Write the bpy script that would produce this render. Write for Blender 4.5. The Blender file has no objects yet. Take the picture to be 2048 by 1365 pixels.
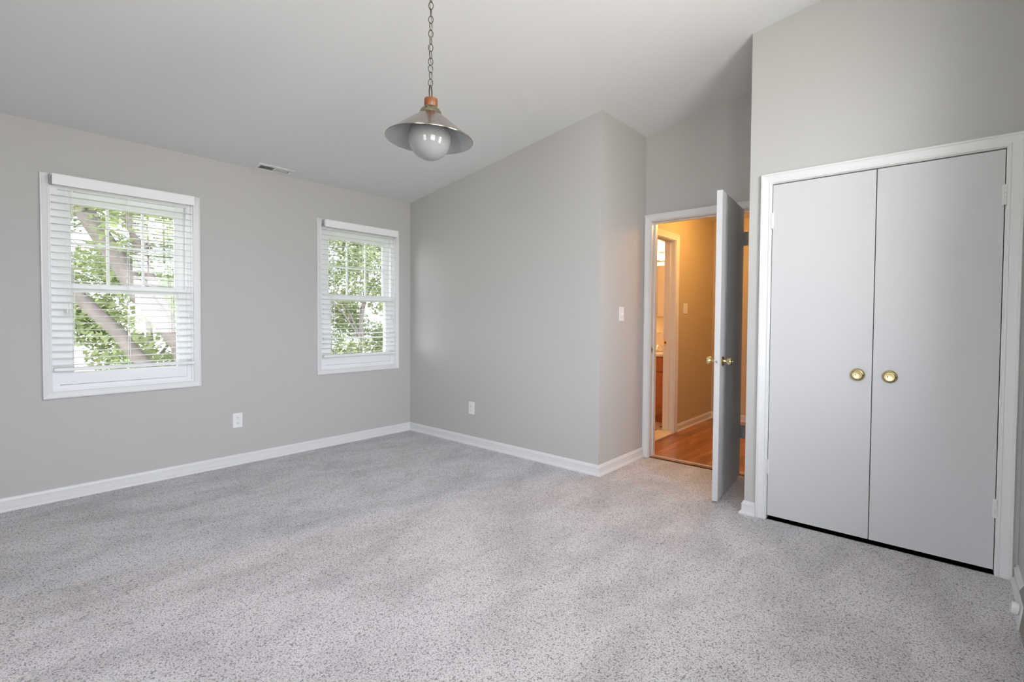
import bpy, bmesh, math, random
from mathutils import Vector, Matrix
random.seed(7)
sc = bpy.context.scene
COL = sc.collection
PI = math.pi

# ------------------------------------------------------------------ camera
FPX, PX, PY = 990.9557, 1042.2468, 662.5028
yaw, pitch, roll = -0.7077, -0.0251, 0.0070
CAM = Vector((4.4243, -3.3121, 1.2220))
fwd = Vector((math.sin(yaw), math.cos(yaw), 0)); rgt = Vector((math.cos(yaw), -math.sin(yaw), 0)); up = Vector((0, 0, 1))
f2 = math.cos(pitch)*fwd + math.sin(pitch)*up
u2 = -math.sin(pitch)*fwd + math.cos(pitch)*up
r3 = math.cos(roll)*rgt + math.sin(roll)*u2
u3 = -math.sin(roll)*rgt + math.cos(roll)*u2
cd = bpy.data.cameras.new('camera'); cam = bpy.data.objects.new('camera', cd); COL.objects.link(cam)
cam.matrix_world = Matrix(((r3.x, u3.x, -f2.x, CAM.x), (r3.y, u3.y, -f2.y, CAM.y), (r3.z, u3.z, -f2.z, CAM.z), (0, 0, 0, 1)))
cd.sensor_width = 36; cd.sensor_fit = 'HORIZONTAL'; cd.lens = FPX*36/2048
cd.shift_x = -(PX-1024)/2048; cd.shift_y = (PY-682.5)/2048
cd.clip_start = 0.02
sc.camera = cam

# ------------------------------------------------------------------ exposure
vs = sc.view_settings
vs.view_transform = 'Standard'; vs.look = 'None'; vs.exposure = 0.0; vs.gamma = 1.0; vs.use_curve_mapping = False
cy = sc.cycles
cy.use_denoising = True
cy.max_bounces = 14; cy.diffuse_bounces = 8; cy.glossy_bounces = 4; cy.transparent_max_bounces = 16
cy.sample_clamp_indirect = 8.0; cy.caustics_reflective = False; cy.caustics_refractive = False

# ------------------------------------------------------------------ world: sky boosted on the +x / behind side to light the room, dimmer at -x
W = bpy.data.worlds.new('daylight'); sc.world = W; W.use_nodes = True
nt = W.node_tree; nt.nodes.clear()
tc = nt.nodes.new('ShaderNodeTexCoord'); sp = nt.nodes.new('ShaderNodeSeparateXYZ')
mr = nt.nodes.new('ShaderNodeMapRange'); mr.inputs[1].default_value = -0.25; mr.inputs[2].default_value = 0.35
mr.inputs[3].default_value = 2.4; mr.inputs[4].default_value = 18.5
mz = nt.nodes.new('ShaderNodeMapRange'); mz.inputs[1].default_value = -0.08; mz.inputs[2].default_value = 0.12
mix = nt.nodes.new('ShaderNodeMix'); mix.data_type = 'RGBA'
mix.inputs[6].default_value = (0.68, 0.64, 0.62, 1); mix.inputs[7].default_value = (0.92, 0.93, 1.05, 1)
bg = nt.nodes.new('ShaderNodeBackground'); wo = nt.nodes.new('ShaderNodeOutputWorld')
L = nt.links.new
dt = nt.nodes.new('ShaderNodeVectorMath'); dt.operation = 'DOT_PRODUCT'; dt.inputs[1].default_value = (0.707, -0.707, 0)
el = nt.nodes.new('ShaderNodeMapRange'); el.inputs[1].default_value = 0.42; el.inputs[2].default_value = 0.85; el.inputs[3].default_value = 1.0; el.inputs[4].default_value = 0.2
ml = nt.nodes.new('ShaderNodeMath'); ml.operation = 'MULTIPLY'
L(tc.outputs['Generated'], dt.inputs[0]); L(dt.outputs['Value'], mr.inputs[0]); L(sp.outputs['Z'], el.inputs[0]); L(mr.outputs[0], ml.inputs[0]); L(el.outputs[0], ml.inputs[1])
L(tc.outputs['Generated'], sp.inputs[0]); L(sp.outputs['Z'], mz.inputs[0])
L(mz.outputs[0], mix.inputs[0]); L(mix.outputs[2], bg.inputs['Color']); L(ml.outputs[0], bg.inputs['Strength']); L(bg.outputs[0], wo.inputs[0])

# ------------------------------------------------------------------ room numbers (metres)
HC, SL = 2.4611, 0.1526                       # eave height at the window wall, ceiling slope along +x
BX, CY, EX, FY, GX = 2.3927, 0.7437, 3.482, -0.0282, 4.709
YB = -4.75                                    # wall behind the camera
HX = 2.215                                    # hall wall with the bathroom doorway
HFAR = 2.94
Hc = lambda x: HC + SL*x

def portal(name, loc, rot, sx, sy):
    l = bpy.data.lights.new(name, 'AREA'); l.shape = 'RECTANGLE'; l.size = sx; l.size_y = sy; l.cycles.is_portal = True
    o = bpy.data.objects.new(name, l); COL.objects.link(o); o.location = loc; o.rotation_euler = rot
W3 = (-1.55, -0.74, 0.85, 2.85); W4 = (-3.35, -2.15, 0.95, 2.80); W5 = (3.50, 4.50, 0.45, 2.20)  # W5 is an invented rear opening that throws light on the closet front
W1 = (-2.850, -2.047, 0.722, 2.092); W2 = (-1.012, -0.202, 0.730, 2.088)
for nm, w in (('portal_window_3', W3), ('portal_window_4', W4)):
    portal(nm, (GX+0.10, (w[0]+w[1])/2, (w[2]+w[3])/2), (0, PI/2, 0), w[3]-w[2], w[1]-w[0])
for nm, w in (('portal_window_1', W1), ('portal_window_2', W2)):
    portal(nm, (-0.16, (w[0]+w[1])/2, (w[2]+w[3])/2), (0, -PI/2, 0), w[3]-w[2], w[1]-w[0])
portal('portal_added_window_5', ((W5[0]+W5[1])/2, YB-0.13, (W5[2]+W5[3])/2), (PI/2, 0, PI), W5[1]-W5[0], W5[3]-W5[2])
def point(name, loc, power, col, r):
    l = bpy.data.lights.new(name, 'POINT'); l.energy = power; l.color = col; l.shadow_soft_size = r
    o = bpy.data.objects.new(name, l); COL.objects.link(o); o.location = loc
point('hall_ceiling_lamp', (2.95, 1.75, 2.30), 30, (1.0, 0.54, 0.155), 0.10)

# ------------------------------------------------------------------ materials
def newmat(name):
    m = bpy.data.materials.new(name); m.use_nodes = True
    return m, m.node_tree, m.node_tree.nodes['Principled BSDF']
def N(t, k, **kw):
    n = t.nodes.new(k)
    for a, b in kw.items(): setattr(n, a, b)
    return n
def mat(name, col, rough=0.5, metal=0.0, var=0.03, scale=6.0, bump=0.0, bscale=200.0, coat=0.0, spec=0.5):
    m, t, b = newmat(name)
    tcn = N(t, 'ShaderNodeTexCoord'); ns = N(t, 'ShaderNodeTexNoise'); ns.inputs['Scale'].default_value = scale; ns.inputs['Detail'].default_value = 3
    mx = N(t, 'ShaderNodeMix', data_type='RGBA')
    mx.inputs[6].default_value = (*[c*(1-var) for c in col], 1); mx.inputs[7].default_value = (*[min(1, c*(1+var)) for c in col], 1)
    t.links.new(tcn.outputs['Object'], ns.inputs['Vector']); t.links.new(ns.outputs['Fac'], mx.inputs[0]); t.links.new(mx.outputs[2], b.inputs['Base Color'])
    b.inputs['Roughness'].default_value = rough; b.inputs['Metallic'].default_value = metal
    b.inputs['Specular IOR Level'].default_value = spec
    if coat: b.inputs['Coat Weight'].default_value = coat; b.inputs['Coat Roughness'].default_value = 0.03
    if bump:
        n2 = N(t, 'ShaderNodeTexNoise'); n2.inputs['Scale'].default_value = bscale; n2.inputs['Detail'].default_value = 2
        bp = N(t, 'ShaderNodeBump'); bp.inputs['Strength'].default_value = bump; bp.inputs['Distance'].default_value = 0.002
        t.links.new(tcn.outputs['Object'], n2.inputs['Vector']); t.links.new(n2.outputs['Fac'], bp.inputs['Height']); t.links.new(bp.outputs['Normal'], b.inputs['Normal'])
    return m
M_wall = mat('greige_wall_paint', (0.505, 0.497, 0.478), 0.75, var=0.012, scale=1.2, bump=0.06, bscale=260, spec=0.3)
M_ceil = mat('flat_ceiling_paint', (0.71, 0.714, 0.712), 0.9, var=0.01, scale=1.0, bump=0.05, bscale=220, spec=0.2)
M_trim = mat('white_semigloss_trim', (0.73, 0.73, 0.725), 0.35, var=0.01)
M_door = mat('white_door_paint', (0.60, 0.60, 0.60), 0.55, var=0.01, spec=0.3)
M_vinyl = mat('white_vinyl', (0.82, 0.83, 0.83), 0.4, var=0.01)
M_slat = mat('white_blind_slat', (0.84, 0.845, 0.84), 0.45, var=0.01)
M_plate = mat('white_plastic_plate', (0.80, 0.80, 0.79), 0.35, var=0.01)
M_dark = mat('dark_slot', (0.02, 0.02, 0.02), 0.6)
M_grey = mat('grey_bracket_plastic', (0.42, 0.42, 0.40), 0.5)
M_brass = mat('polished_brass', (0.80, 0.66, 0.36), 0.17, 1.0, var=0.05)
M_knob = mat('satin_brass', (0.58, 0.48, 0.25), 0.26, 1.0, var=0.08, scale=40)
M_steel = mat('dull_steel', (0.45, 0.44, 0.43), 0.35, 1.0, var=0.1)
M_nickel = mat('brushed_nickel', (0.40, 0.355, 0.305), 0.20, 1.0, var=0.06, scale=20)
M_collar = mat('aged_brass_collar', (0.30, 0.26, 0.17), 0.25, 1.0, var=0.05)
M_inner = mat('satin_white_enamel', (0.36, 0.365, 0.38), 0.35, var=0.02, coat=0.3)
M_chain = mat('antique_brass_chain', (0.045, 0.035, 0.024), 0.5, 0.2, var=0.15, scale=60)
M_cord = mat('clear_sleeved_cord', (0.24, 0.23, 0.19), 0.35, var=0.05)
M_globe = mat('opal_white_glass', (0.30, 0.30, 0.30), 0.10, var=0.005, coat=0.3)
M_heater = mat('taupe_heater_enamel', (0.21, 0.195, 0.165), 0.4, var=0.03)
M_ochre = mat('tan_hall_paint', (0.56, 0.47, 0.33), 0.7, var=0.02)
M_hallceil = mat('hall_ceiling_paint', (0.75, 0.73, 0.68), 0.9)
M_bath = mat('bathroom_wall_paint', (0.74, 0.66, 0.57), 0.6, var=0.02)
M_ctop = mat('cultured_marble_top', (0.80, 0.74, 0.66), 0.2, var=0.06, scale=14, coat=0.3)
M_ceramic = mat('white_ceramic', (0.80, 0.76, 0.70), 0.15, coat=0.5)
M_chrome = mat('chrome', (0.80, 0.78, 0.74), 0.08, 1.0)
M_mirror = mat('mirror_silver', (0.86, 0.86, 0.85), 0.02, 1.0, var=0.0)
M_bark = mat('mottled_grey_bark', (0.085, 0.073, 0.066), 0.9, var=0.5, scale=9, bump=0.6, bscale=30)
M_earth = mat('mottled_lawn', (0.22, 0.27, 0.10), 0.95, var=0.3, scale=2)  # grass green, mottled by noise

def wood(name, c0, c1, rough, scale, planks=False, coat=0.0):
    m, t, b = newmat(name)
    tcn = N(t, 'ShaderNodeTexCoord'); mp = N(t, 'ShaderNodeMapping'); mp.inputs['Scale'].default_value = scale
    ns = N(t, 'ShaderNodeTexNoise'); ns.inputs['Scale'].default_value = 1.0; ns.inputs['Detail'].default_value = 5; ns.inputs['Distortion'].default_value = 0.6
    cr = N(t, 'ShaderNodeValToRGB'); cr.color_ramp.elements[0].position = 0.3; cr.color_ramp.elements[1].position = 0.7
    cr.color_ramp.elements[0].color = (*c0, 1); cr.color_ramp.elements[1].color = (*c1, 1)
    t.links.new(tcn.outputs['Object'], mp.inputs[0]); t.links.new(mp.outputs[0], ns.inputs['Vector']); t.links.new(ns.outputs['Fac'], cr.inputs[0])
    out = cr.outputs[0]
    if planks:
        rot = N(t, 'ShaderNodeMapping'); rot.inputs['Rotation'].default_value = (0, 0, PI/2)
        br = N(t, 'ShaderNodeTexBrick'); br.inputs['Scale'].default_value = 1.0; br.inputs['Brick Width'].default_value = 0.9; br.inputs['Row Height'].default_value = 0.083
        br.inputs['Mortar Size'].default_value = 0.0012; br.inputs['Color1'].default_value = (0.62, 0.55, 0.5, 1); br.inputs['Color2'].default_value = (1.25, 1.15, 1.05, 1); br.inputs['Mortar'].default_value = (0.25, 0.2, 0.16, 1)
        br.offset = 0.37
        mu = N(t, 'ShaderNodeMix', data_type='RGBA', blend_type='MULTIPLY'); mu.inputs[0].default_value = 1.0
        t.links.new(tcn.outputs['Object'], rot.inputs[0]); t.links.new(rot.outputs[0], br.inputs['Vector'])
        t.links.new(out, mu.inputs[6]); t.links.new(br.outputs['Color'], mu.inputs[7]); out = mu.outputs[2]
    t.links.new(out, b.inputs['Base Color']); b.inputs['Roughness'].default_value = rough
    if coat: b.inputs['Coat Weight'].default_value = coat; b.inputs['Coat Roughness'].default_value = 0.08
    return m
M_oak = wood('oak_strip_floor', (0.25, 0.085, 0.032), (0.52, 0.22, 0.09), 0.3, (40, 4, 4), planks=True, coat=0.25)
M_cherry = wood('cherry_vanity_wood', (0.30, 0.085, 0.035), (0.46, 0.15, 0.06), 0.35, (30, 30, 3), coat=0.2)
M_cap = wood('turned_wood_cap', (0.15, 0.048, 0.016), (0.28, 0.105, 0.038), 0.4, (60, 60, 12), coat=0.2)

def tile_mat():
    m, t, b = newmat('small_floor_tile')
    tcn = N(t, 'ShaderNodeTexCoord'); br = N(t, 'ShaderNodeTexBrick'); br.inputs['Scale'].default_value = 1.0
    br.inputs['Brick Width'].default_value = 0.2; br.inputs['Row Height'].default_value = 0.2; br.inputs['Mortar Size'].default_value = 0.004; br.offset = 0.0
    br.inputs['Color1'].default_value = (0.72, 0.62, 0.52, 1); br.inputs['Color2'].default_value = (0.68, 0.58, 0.48, 1); br.inputs['Mortar'].default_value = (0.4, 0.33, 0.27, 1)
    vo = N(t, 'ShaderNodeTexVoronoi', distance='CHEBYCHEV'); vo.inputs['Scale'].default_value = 5.0; vo.inputs['Randomness'].default_value = 0.0
    lt = N(t, 'ShaderNodeMath', operation='LESS_THAN'); lt.inputs[1].default_value = 0.13
    mx = N(t, 'ShaderNodeMix', data_type='RGBA'); mx.inputs[7].default_value = (0.03, 0.025, 0.02, 1)
    for a in (br, vo): t.links.new(tcn.outputs['Object'], a.inputs['Vector'])
    t.links.new(vo.outputs['Distance'], lt.inputs[0]); t.links.new(lt.outputs[0], mx.inputs[0]); t.links.new(br.outputs['Color'], mx.inputs[6])
    t.links.new(mx.outputs[2], b.inputs['Base Color']); b.inputs['Roughness'].default_value = 0.25
    return m
M_tile = tile_mat()
M_marble = mat('veined_marble_threshold', (0.66, 0.56, 0.44), 0.25, var=0.25, scale=18)

def carpet_mat():
    m, t, b = newmat('grey_twist_carpet')
    tcn = N(t, 'ShaderNodeTexCoord')
    n1 = N(t, 'ShaderNodeTexNoise'); n1.inputs['Scale'].default_value = 210; n1.inputs['Detail'].default_value = 2; n1.inputs['Roughness'].default_value = 0.6
    v1 = N(t, 'ShaderNodeTexVoronoi'); v1.inputs['Scale'].default_value = 175; v1.inputs['Randomness'].default_value = 1.0
    n2 = N(t, 'ShaderNodeTexNoise'); n2.inputs['Scale'].default_value = 4.2; n2.inputs['Detail'].default_value = 6; n2.inputs['Roughness'].default_value = 0.62
    n2.inputs['Distortion'].default_value = 0.4
    mp = N(t, 'ShaderNodeMapping'); mp.inputs['Rotation'].default_value = (0, 0, 0.45); mp.inputs['Scale'].default_value = (1.0, 0.5, 1.0)
    # pile: tuft cells (distance from tuft centre) roughened by fine noise; dark only deep between tufts
    ma = N(t, 'ShaderNodeMath', operation='MULTIPLY_ADD'); ma.inputs[1].default_value = -1.3; ma.inputs[2].default_value = 0.65
    gap = N(t, 'ShaderNodeMath', operation='ADD')
    cr = N(t, 'ShaderNodeValToRGB'); e = cr.color_ramp.elements
    e[0].position = 0.22; e[0].color = (0.72, 0.69, 0.70, 1); e[1].position = 0.95; e[1].color = (0.23, 0.215, 0.22, 1)
    x = e.new(0.58); x.color = (0.57, 0.545, 0.555, 1)
    nap = N(t, 'ShaderNodeMapRange'); nap.inputs[1].default_value = 0.36; nap.inputs[2].default_value = 0.60; nap.inputs[3].default_value = 0.87; nap.inputs[4].default_value = 1.08
    mu = N(t, 'ShaderNodeMix', data_type='RGBA', blend_type='MULTIPLY'); mu.inputs[0].default_value = 1.0
    cb = N(t, 'ShaderNodeCombineColor')
    bp = N(t, 'ShaderNodeBump'); bp.invert = True; bp.inputs['Strength'].default_value = 0.35; bp.inputs['Distance'].default_value = 0.004
    k = t.links.new
    k(tcn.outputs['Object'], n1.inputs['Vector']); k(tcn.outputs['Object'], v1.inputs['Vector']); k(tcn.outputs['Object'], mp.inputs[0]); k(mp.outputs[0], n2.inputs['Vector'])
    k(n1.outputs['Fac'], ma.inputs[0]); k(v1.outputs['Distance'], gap.inputs[0]); k(ma.outputs[0], gap.inputs[1])
    k(gap.outputs[0], cr.inputs[0]); k(n2.outputs['Fac'], nap.inputs[0])
    for i in range(3): k(nap.outputs[0], cb.inputs[i])
    k(cr.outputs[0], mu.inputs[6]); k(cb.outputs[0], mu.inputs[7]); k(mu.outputs[2], b.inputs['Base Color'])
    k(gap.outputs[0], bp.inputs['Height']); k(bp.outputs['Normal'], b.inputs['Normal'])
    b.inputs['Roughness'].default_value = 0.95; b.inputs['Specular IOR Level'].default_value = 0.1
    return m
M_carpet = carpet_mat()

def glass_mat():
    m = bpy.data.materials.new('window_glass'); m.use_nodes = True; t = m.node_tree; t.nodes.clear()
    o = N(t, 'ShaderNodeOutputMaterial'); tr = N(t, 'ShaderNodeBsdfTransparent'); gl = N(t, 'ShaderNodeBsdfGlossy'); gl.inputs['Roughness'].default_value = 0.02
    tr.inputs[0].default_value = (0.95, 0.97, 0.96, 1)
    lw = N(t, 'ShaderNodeLayerWeight'); lw.inputs[0].default_value = 0.5
    pw = N(t, 'ShaderNodeMath', operation='POWER'); pw.inputs[1].default_value = 4.0
    fr = N(t, 'ShaderNodeMath', operation='MULTIPLY_ADD'); fr.inputs[1].default_value = 0.7; fr.inputs[2].default_value = 0.03; ms = N(t, 'ShaderNodeMixShader')
    t.links.new(lw.outputs['Facing'], pw.inputs[0]); t.links.new(pw.outputs[0], fr.inputs[0])
    t.links.new(fr.outputs[0], ms.inputs[0]); t.links.new(tr.outputs[0], ms.inputs[1]); t.links.new(gl.outputs[0], ms.inputs[2]); t.links.new(ms.outputs[0], o.inputs[0])
    return m
M_glass = glass_mat()
def leaf_mat(name, c0, c1):
    m = bpy.data.materials.new(name); m.use_nodes = True; t = m.node_tree; t.nodes.clear()
    o = N(t, 'ShaderNodeOutputMaterial'); df = N(t, 'ShaderNodeBsdfDiffuse'); tl = N(t, 'ShaderNodeBsdfTranslucent'); ms = N(t, 'ShaderNodeMixShader'); ms.inputs[0].default_value = 0.45
    tcn = N(t, 'ShaderNodeTexCoord'); ns = N(t, 'ShaderNodeTexNoise'); ns.inputs['Scale'].default_value = 2.3; ns.inputs['Detail'].default_value = 6
    mx = N(t, 'ShaderNodeMix', data_type='RGBA'); mx.inputs[6].default_value = (*c0, 1); mx.inputs[7].default_value = (*c1, 1)
    t.links.new(tcn.outputs['Object'], ns.inputs['Vector']); t.links.new(ns.outputs['Fac'], mx.inputs[0])
    t.links.new(mx.outputs[2], df.inputs[0]); t.links.new(mx.outputs[2], tl.inputs[0])
    t.links.new(df.outputs[0], ms.inputs[1]); t.links.new(tl.outputs[0], ms.inputs[2]); t.links.new(ms.outputs[0], o.inputs[0])
    return m
M_leaf1 = leaf_mat('light_green_leaf', (0.13, 0.175, 0.075), (0.29, 0.32, 0.165))
M_leaf2 = leaf_mat('mid_green_leaf', (0.09, 0.135, 0.085), (0.21, 0.25, 0.145))
def emit_mat(name, col, s):
    m, t, b = newmat(name)
    b.inputs['Base Color'].default_value = (0.9, 0.9, 0.88, 1); b.inputs['Emission Color'].default_value = (*col, 1); b.inputs['Emission Strength'].default_value = s
    return m
M_bulb = emit_mat('lit_vanity_bulb', (1.0, 0.62, 0.32), 110)

# ------------------------------------------------------------------ mesh helpers
class MB:
    def __init__(s): s.v = []; s.f = []; s.m = []
    def quad(s, pts, mi=0):
        b = len(s.v); s.v += [tuple(p) for p in pts]; s.f.append(tuple(range(b, b+len(pts)))); s.m.append(mi)
    def box(s, a, b, mi=0, xf=None):
        x0, y0, z0 = [min(a[i], b[i]) for i in range(3)]; x1, y1, z1 = [max(a[i], b[i]) for i in range(3)]
        p = [(x0,y0,z0),(x1,y0,z0),(x1,y1,z0),(x0,y1,z0),(x0,y0,z1),(x1,y0,z1),(x1,y1,z1),(x0,y1,z1)]
        if xf: p = [tuple(xf @ Vector(q)) for q in p]
        k = len(s.v); s.v += p
        for q in ((3,2,1,0),(4,5,6,7),(0,1,5,4),(1,2,6,5),(2,3,7,6),(3,0,4,7)): s.f.append(tuple(k+i for i in q)); s.m.append(mi)
        return s
    def lathe(s, prof, xf=None, n=32, mi=0, close=False):
        xf = xf or Matrix.Identity(4); k = len(s.v); rows = []
        for r, z in prof:
            if r < 1e-6: rows.append([len(s.v)]); s.v.append(tuple(xf @ Vector((0, 0, z))))
            else:
                rows.append(list(range(len(s.v), len(s.v)+n)))
                for i in range(n):
                    a = 2*PI*i/n; s.v.append(tuple(xf @ Vector((r*math.cos(a), r*math.sin(a), z))))
        pairs = list(zip(rows, rows[1:]))
        if close: pairs.append((rows[-1], rows[0]))
        for q, (A, B) in enumerate(pairs):
            mm = mi[q] if isinstance(mi, (list, tuple)) else mi
            for i in range(n):
                j = (i+1) % n
                if len(A) == 1 and len(B) == 1: continue
                if len(A) == 1: fc = (A[0], B[j], B[i])
                elif len(B) == 1: fc = (A[i], A[j], B[0])
                else: fc = (A[i], A[j], B[j], B[i])
                s.f.append(fc); s.m.append(mm)
        return s
    def tube(s, pts, rad, n=10, closed=False, mi=0, cap=True):
        pts = [Vector(p) for p in pts]; c = len(pts); rads = rad if isinstance(rad, (list, tuple)) else [rad]*c
        rows = []; prev = None
        for i, p in enumerate(pts):
            a = pts[(i-1) % c] if (closed or i > 0) else p; b = pts[(i+1) % c] if (closed or i < c-1) else p
            t = (b-a).normalized()
            if prev is None:
                e = Vector((0, 0, 1)) if abs(t.z) < 0.9 else Vector((1, 0, 0)); x = t.cross(e).normalized()
            else: x = (prev - t*prev.dot(t)).normalized()
            prev = x; y = t.cross(x)
            rows.append(list(range(len(s.v), len(s.v)+n)))
            for k in range(n):
                q = 2*PI*k/n; s.v.append(tuple(p + (x*math.cos(q) + y*math.sin(q))*rads[i]))
        pr = list(zip(rows, rows[1:])) + ([(rows[-1], rows[0])] if closed else [])
        for A, B in pr:
            for k in range(n): s.f.append((A[k], A[(k+1) % n], B[(k+1) % n], B[k])); s.m.append(mi)
        if cap and not closed: s.f.append(tuple(reversed(rows[0]))); s.m.append(mi); s.f.append(tuple(rows[-1])); s.m.append(mi)
        return s
    def build(s, name, mats, parent=None, bevel=0.0, smooth=None, seg=2, fix=True):
        me = bpy.data.meshes.new(name)
        off = Vector(parent_origin(parent)) if parent else Vector((0, 0, 0))
        me.from_pydata([tuple(Vector(p)-off) for p in s.v], [], s.f)
        mats = mats if isinstance(mats, (list, tuple)) else [mats]
        for m in mats: me.materials.append(m)
        me.polygons.foreach_set('material_index', s.m)
        if fix:
            bm = bmesh.new(); bm.from_mesh(me); bmesh.ops.remove_doubles(bm, verts=bm.verts, dist=1e-6) if fix == 'weld' else None
            bmesh.ops.recalc_face_normals(bm, faces=bm.faces); bm.to_mesh(me); bm.free()
        if smooth is not None:
            me.polygons.foreach_set('use_smooth', [True]*len(me.polygons)); me.set_sharp_from_angle(angle=math.radians(smooth))
        me.update()
        o = bpy.data.objects.new(name, me); COL.objects.link(o)
        if parent: o.parent = parent
        if bevel:
            b = o.modifiers.new('bevel', 'BEVEL'); b.width = bevel; b.segments = seg; b.limit_method = 'ANGLE'
        return o
def parent_origin(p):
    v = Vector((0, 0, 0))
    while p: v += p.location; p = p.parent
    return v
def empty(name, loc, label=None, cat=None, group=None, kind=None):
    o = bpy.data.objects.new(name, None); COL.objects.link(o); o.location = loc; o.empty_display_size = 0.05
    return tag(o, label, cat, group, kind)
def tag(o, label=None, cat=None, group=None, kind=None):
    if label: o['label'] = label
    if cat: o['category'] = cat
    if group: o['group'] = group
    if kind: o['kind'] = kind
    return o
def S(o, label, cat): return tag(o, label, cat, kind='structure')
def axis_xf(loc, d):                                   # matrix whose local z points along d
    q = Vector((0, 0, 1)).rotation_difference(Vector(d).normalized()); return Matrix.Translation(loc) @ q.to_matrix().to_4x4()

def wall_panel(name, fr, u, z, t, holes, m):
    """a flat wall of thickness t in local (u, z), n into the room; fr maps (u, z, n) to world; holes are (u0, u1, z0, z1)"""
    us = sorted({u[0], u[1], *[h[0] for h in holes], *[h[1] for h in holes]}); zs = sorted({z[0], z[1], *[h[2] for h in holes], *[h[3] for h in holes]})
    hole = lambda i, j: i < 0 or j < 0 or i >= len(us)-1 or j >= len(zs)-1 or any(h[0]-1e-6 <= us[i] and us[i+1] <= h[1]+1e-6 and h[2]-1e-6 <= zs[j] and zs[j+1] <= h[3]+1e-6 for h in holes)
    b = MB()
    for i in range(len(us)-1):
        for j in range(len(zs)-1):
            if hole(i, j): continue
            a, c, d, e = us[i], us[i+1], zs[j], zs[j+1]
            b.quad([fr(a, d, 0), fr(c, d, 0), fr(c, e, 0), fr(a, e, 0)]); b.quad([fr(a, d, -t), fr(a, e, -t), fr(c, e, -t), fr(c, d, -t)])
            if hole(i-1, j): b.quad([fr(a, d, 0), fr(a, e, 0), fr(a, e, -t), fr(a, d, -t)])
            if hole(i+1, j): b.quad([fr(c, d, 0), fr(c, d, -t), fr(c, e, -t), fr(c, e, 0)])
            if hole(i, j-1): b.quad([fr(a, d, 0), fr(a, d, -t), fr(c, d, -t), fr(c, d, 0)])
            if hole(i, j+1): b.quad([fr(a, e, 0), fr(c, e, 0), fr(c, e, -t), fr(a, e, -t)])
    return b.build(name, m, fix='weld')
# frames: (u, z, n) -> world ; n points into the room
FR_A = lambda u, z, n: (n, u, z)                       # window wall, room at +x
FR_R = lambda u, z, n: (GX-n, u, z)                    # right wall, room at -x
FR_B = lambda u, z, n: (u, -n, z)                      # far wall, room at -y
FR_C = lambda u, z, n: (BX+n, u, z)                    # nook wall, room at +x
FR_D = lambda u, z, n: (u, CY-n, z)                    # door wall, room at -y
FR_E = lambda u, z, n: (EX-n, u, z)                    # closet side, room at -x
FR_F = lambda u, z, n: (u, FY-n, z)                    # closet front, room at -y
FR_K = lambda u, z, n: (u, YB+n, z)                    # wall behind the camera
FR_H = lambda u, z, n: (HX+n, u, z)                    # hall left wall, hall at +x

CASE = [(0.0, 0.0), (0.0, 0.009), (0.004, 0.012), (0.012, 0.012), (0.014, 0.0095), (0.020, 0.0105), (0.036, 0.0145), (0.046, 0.0165), (0.049, 0.0195), (0.057, 0.0195), (0.060, 0.017), (0.060, 0.0)]
def casing(b, fr, r, w=0.060, closed=True, mi=0):
    """mitred casing outside the rectangle r=(u0,u1,z0,z1) of inner edges; open at the floor when closed is False"""
    k = w/0.060; rings = []
    for o, d in CASE:
        o *= k
        if closed: rings.append([fr(r[0]-o, r[2]-o, d), fr(r[0]-o, r[3]+o, d), fr(r[1]+o, r[3]+o, d), fr(r[1]+o, r[2]-o, d)])
        else: rings.append([fr(r[0]-o, r[2], d), fr(r[0]-o, r[3]+o, d), fr(r[1]+o, r[3]+o, d), fr(r[1]+o, r[2], d)])
    for A, B in zip(rings, rings[1:]):
        for i in range(4 if closed else 3): b.quad([A[i], A[(i+1) % 4], B[(i+1) % 4], B[i]], mi)
    if not closed:
        b.quad([q[0] for q in rings], mi); b.quad([q[3] for q in rings], mi)
def ring(b, fr, o, i, n0, n1, mi=0):
    """rectangular frame between outer rect o and inner rect i, from n0 to n1"""
    q = lambda r, n: [fr(r[0], r[2], n), fr(r[1], r[2], n), fr(r[1], r[3], n), fr(r[0], r[3], n)]
    O0, O1, I0, I1 = q(o, n0), q(o, n1), q(i, n0), q(i, n1)
    for k in range(4):
        j = (k+1) % 4
        b.quad([O0[k], O0[j], O1[j], O1[k]], mi); b.quad([I0[k], I1[k], I1[j], I0[j]], mi); b.quad([O1[k], O1[j], I1[j], I1[k]], mi); b.quad([O0[k], I0[k], I0[j], O0[j]], mi)
def fbox(b, fr, r, n0, n1, mi=0): b.box(fr(r[0], r[2], n0), fr(r[1], r[3], n1), mi)

# ------------------------------------------------------------------ shell
TOP = 3.45
S(wall_panel('wall_left', FR_A, (YB-0.12, 0.12), (-0.12, 2.62), 0.15, [W1, W2], M_wall), 'greige wall with the two blind-hung windows', 'wall')
S(wall_panel('wall_far', FR_B, (-0.15, BX-0.0005), (-0.12, TOP), 0.12, [], M_wall), 'plain greige wall between the window corner and the doorway nook', 'wall')
S(wall_panel('wall_nook', FR_C, (0.0005, CY+0.115), (-0.12, TOP), 0.10, [], M_wall), 'short greige return wall with the light switch, left of the open door', 'wall')
DJ = (2.455, 3.262, 0.0, 2.078)                        # bedroom door opening
S(wall_panel('wall_door', FR_D, (BX-0.1, GX+0.1), (-0.12, TOP), 0.115, [(DJ[0]-0.018, DJ[1]+0.018, 0.0, DJ[3]+0.018)], M_wall), 'greige wall above and around the bedroom doorway', 'wall')
S(wall_panel('wall_closet_side', FR_E, (FY+0.001, CY), (-0.12, TOP), 0.10, [], M_wall), 'shaded side of the closet beside the open door', 'wall')
DF = (3.612, 4.629, 0.0, 2.046)                        # closet opening
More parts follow.
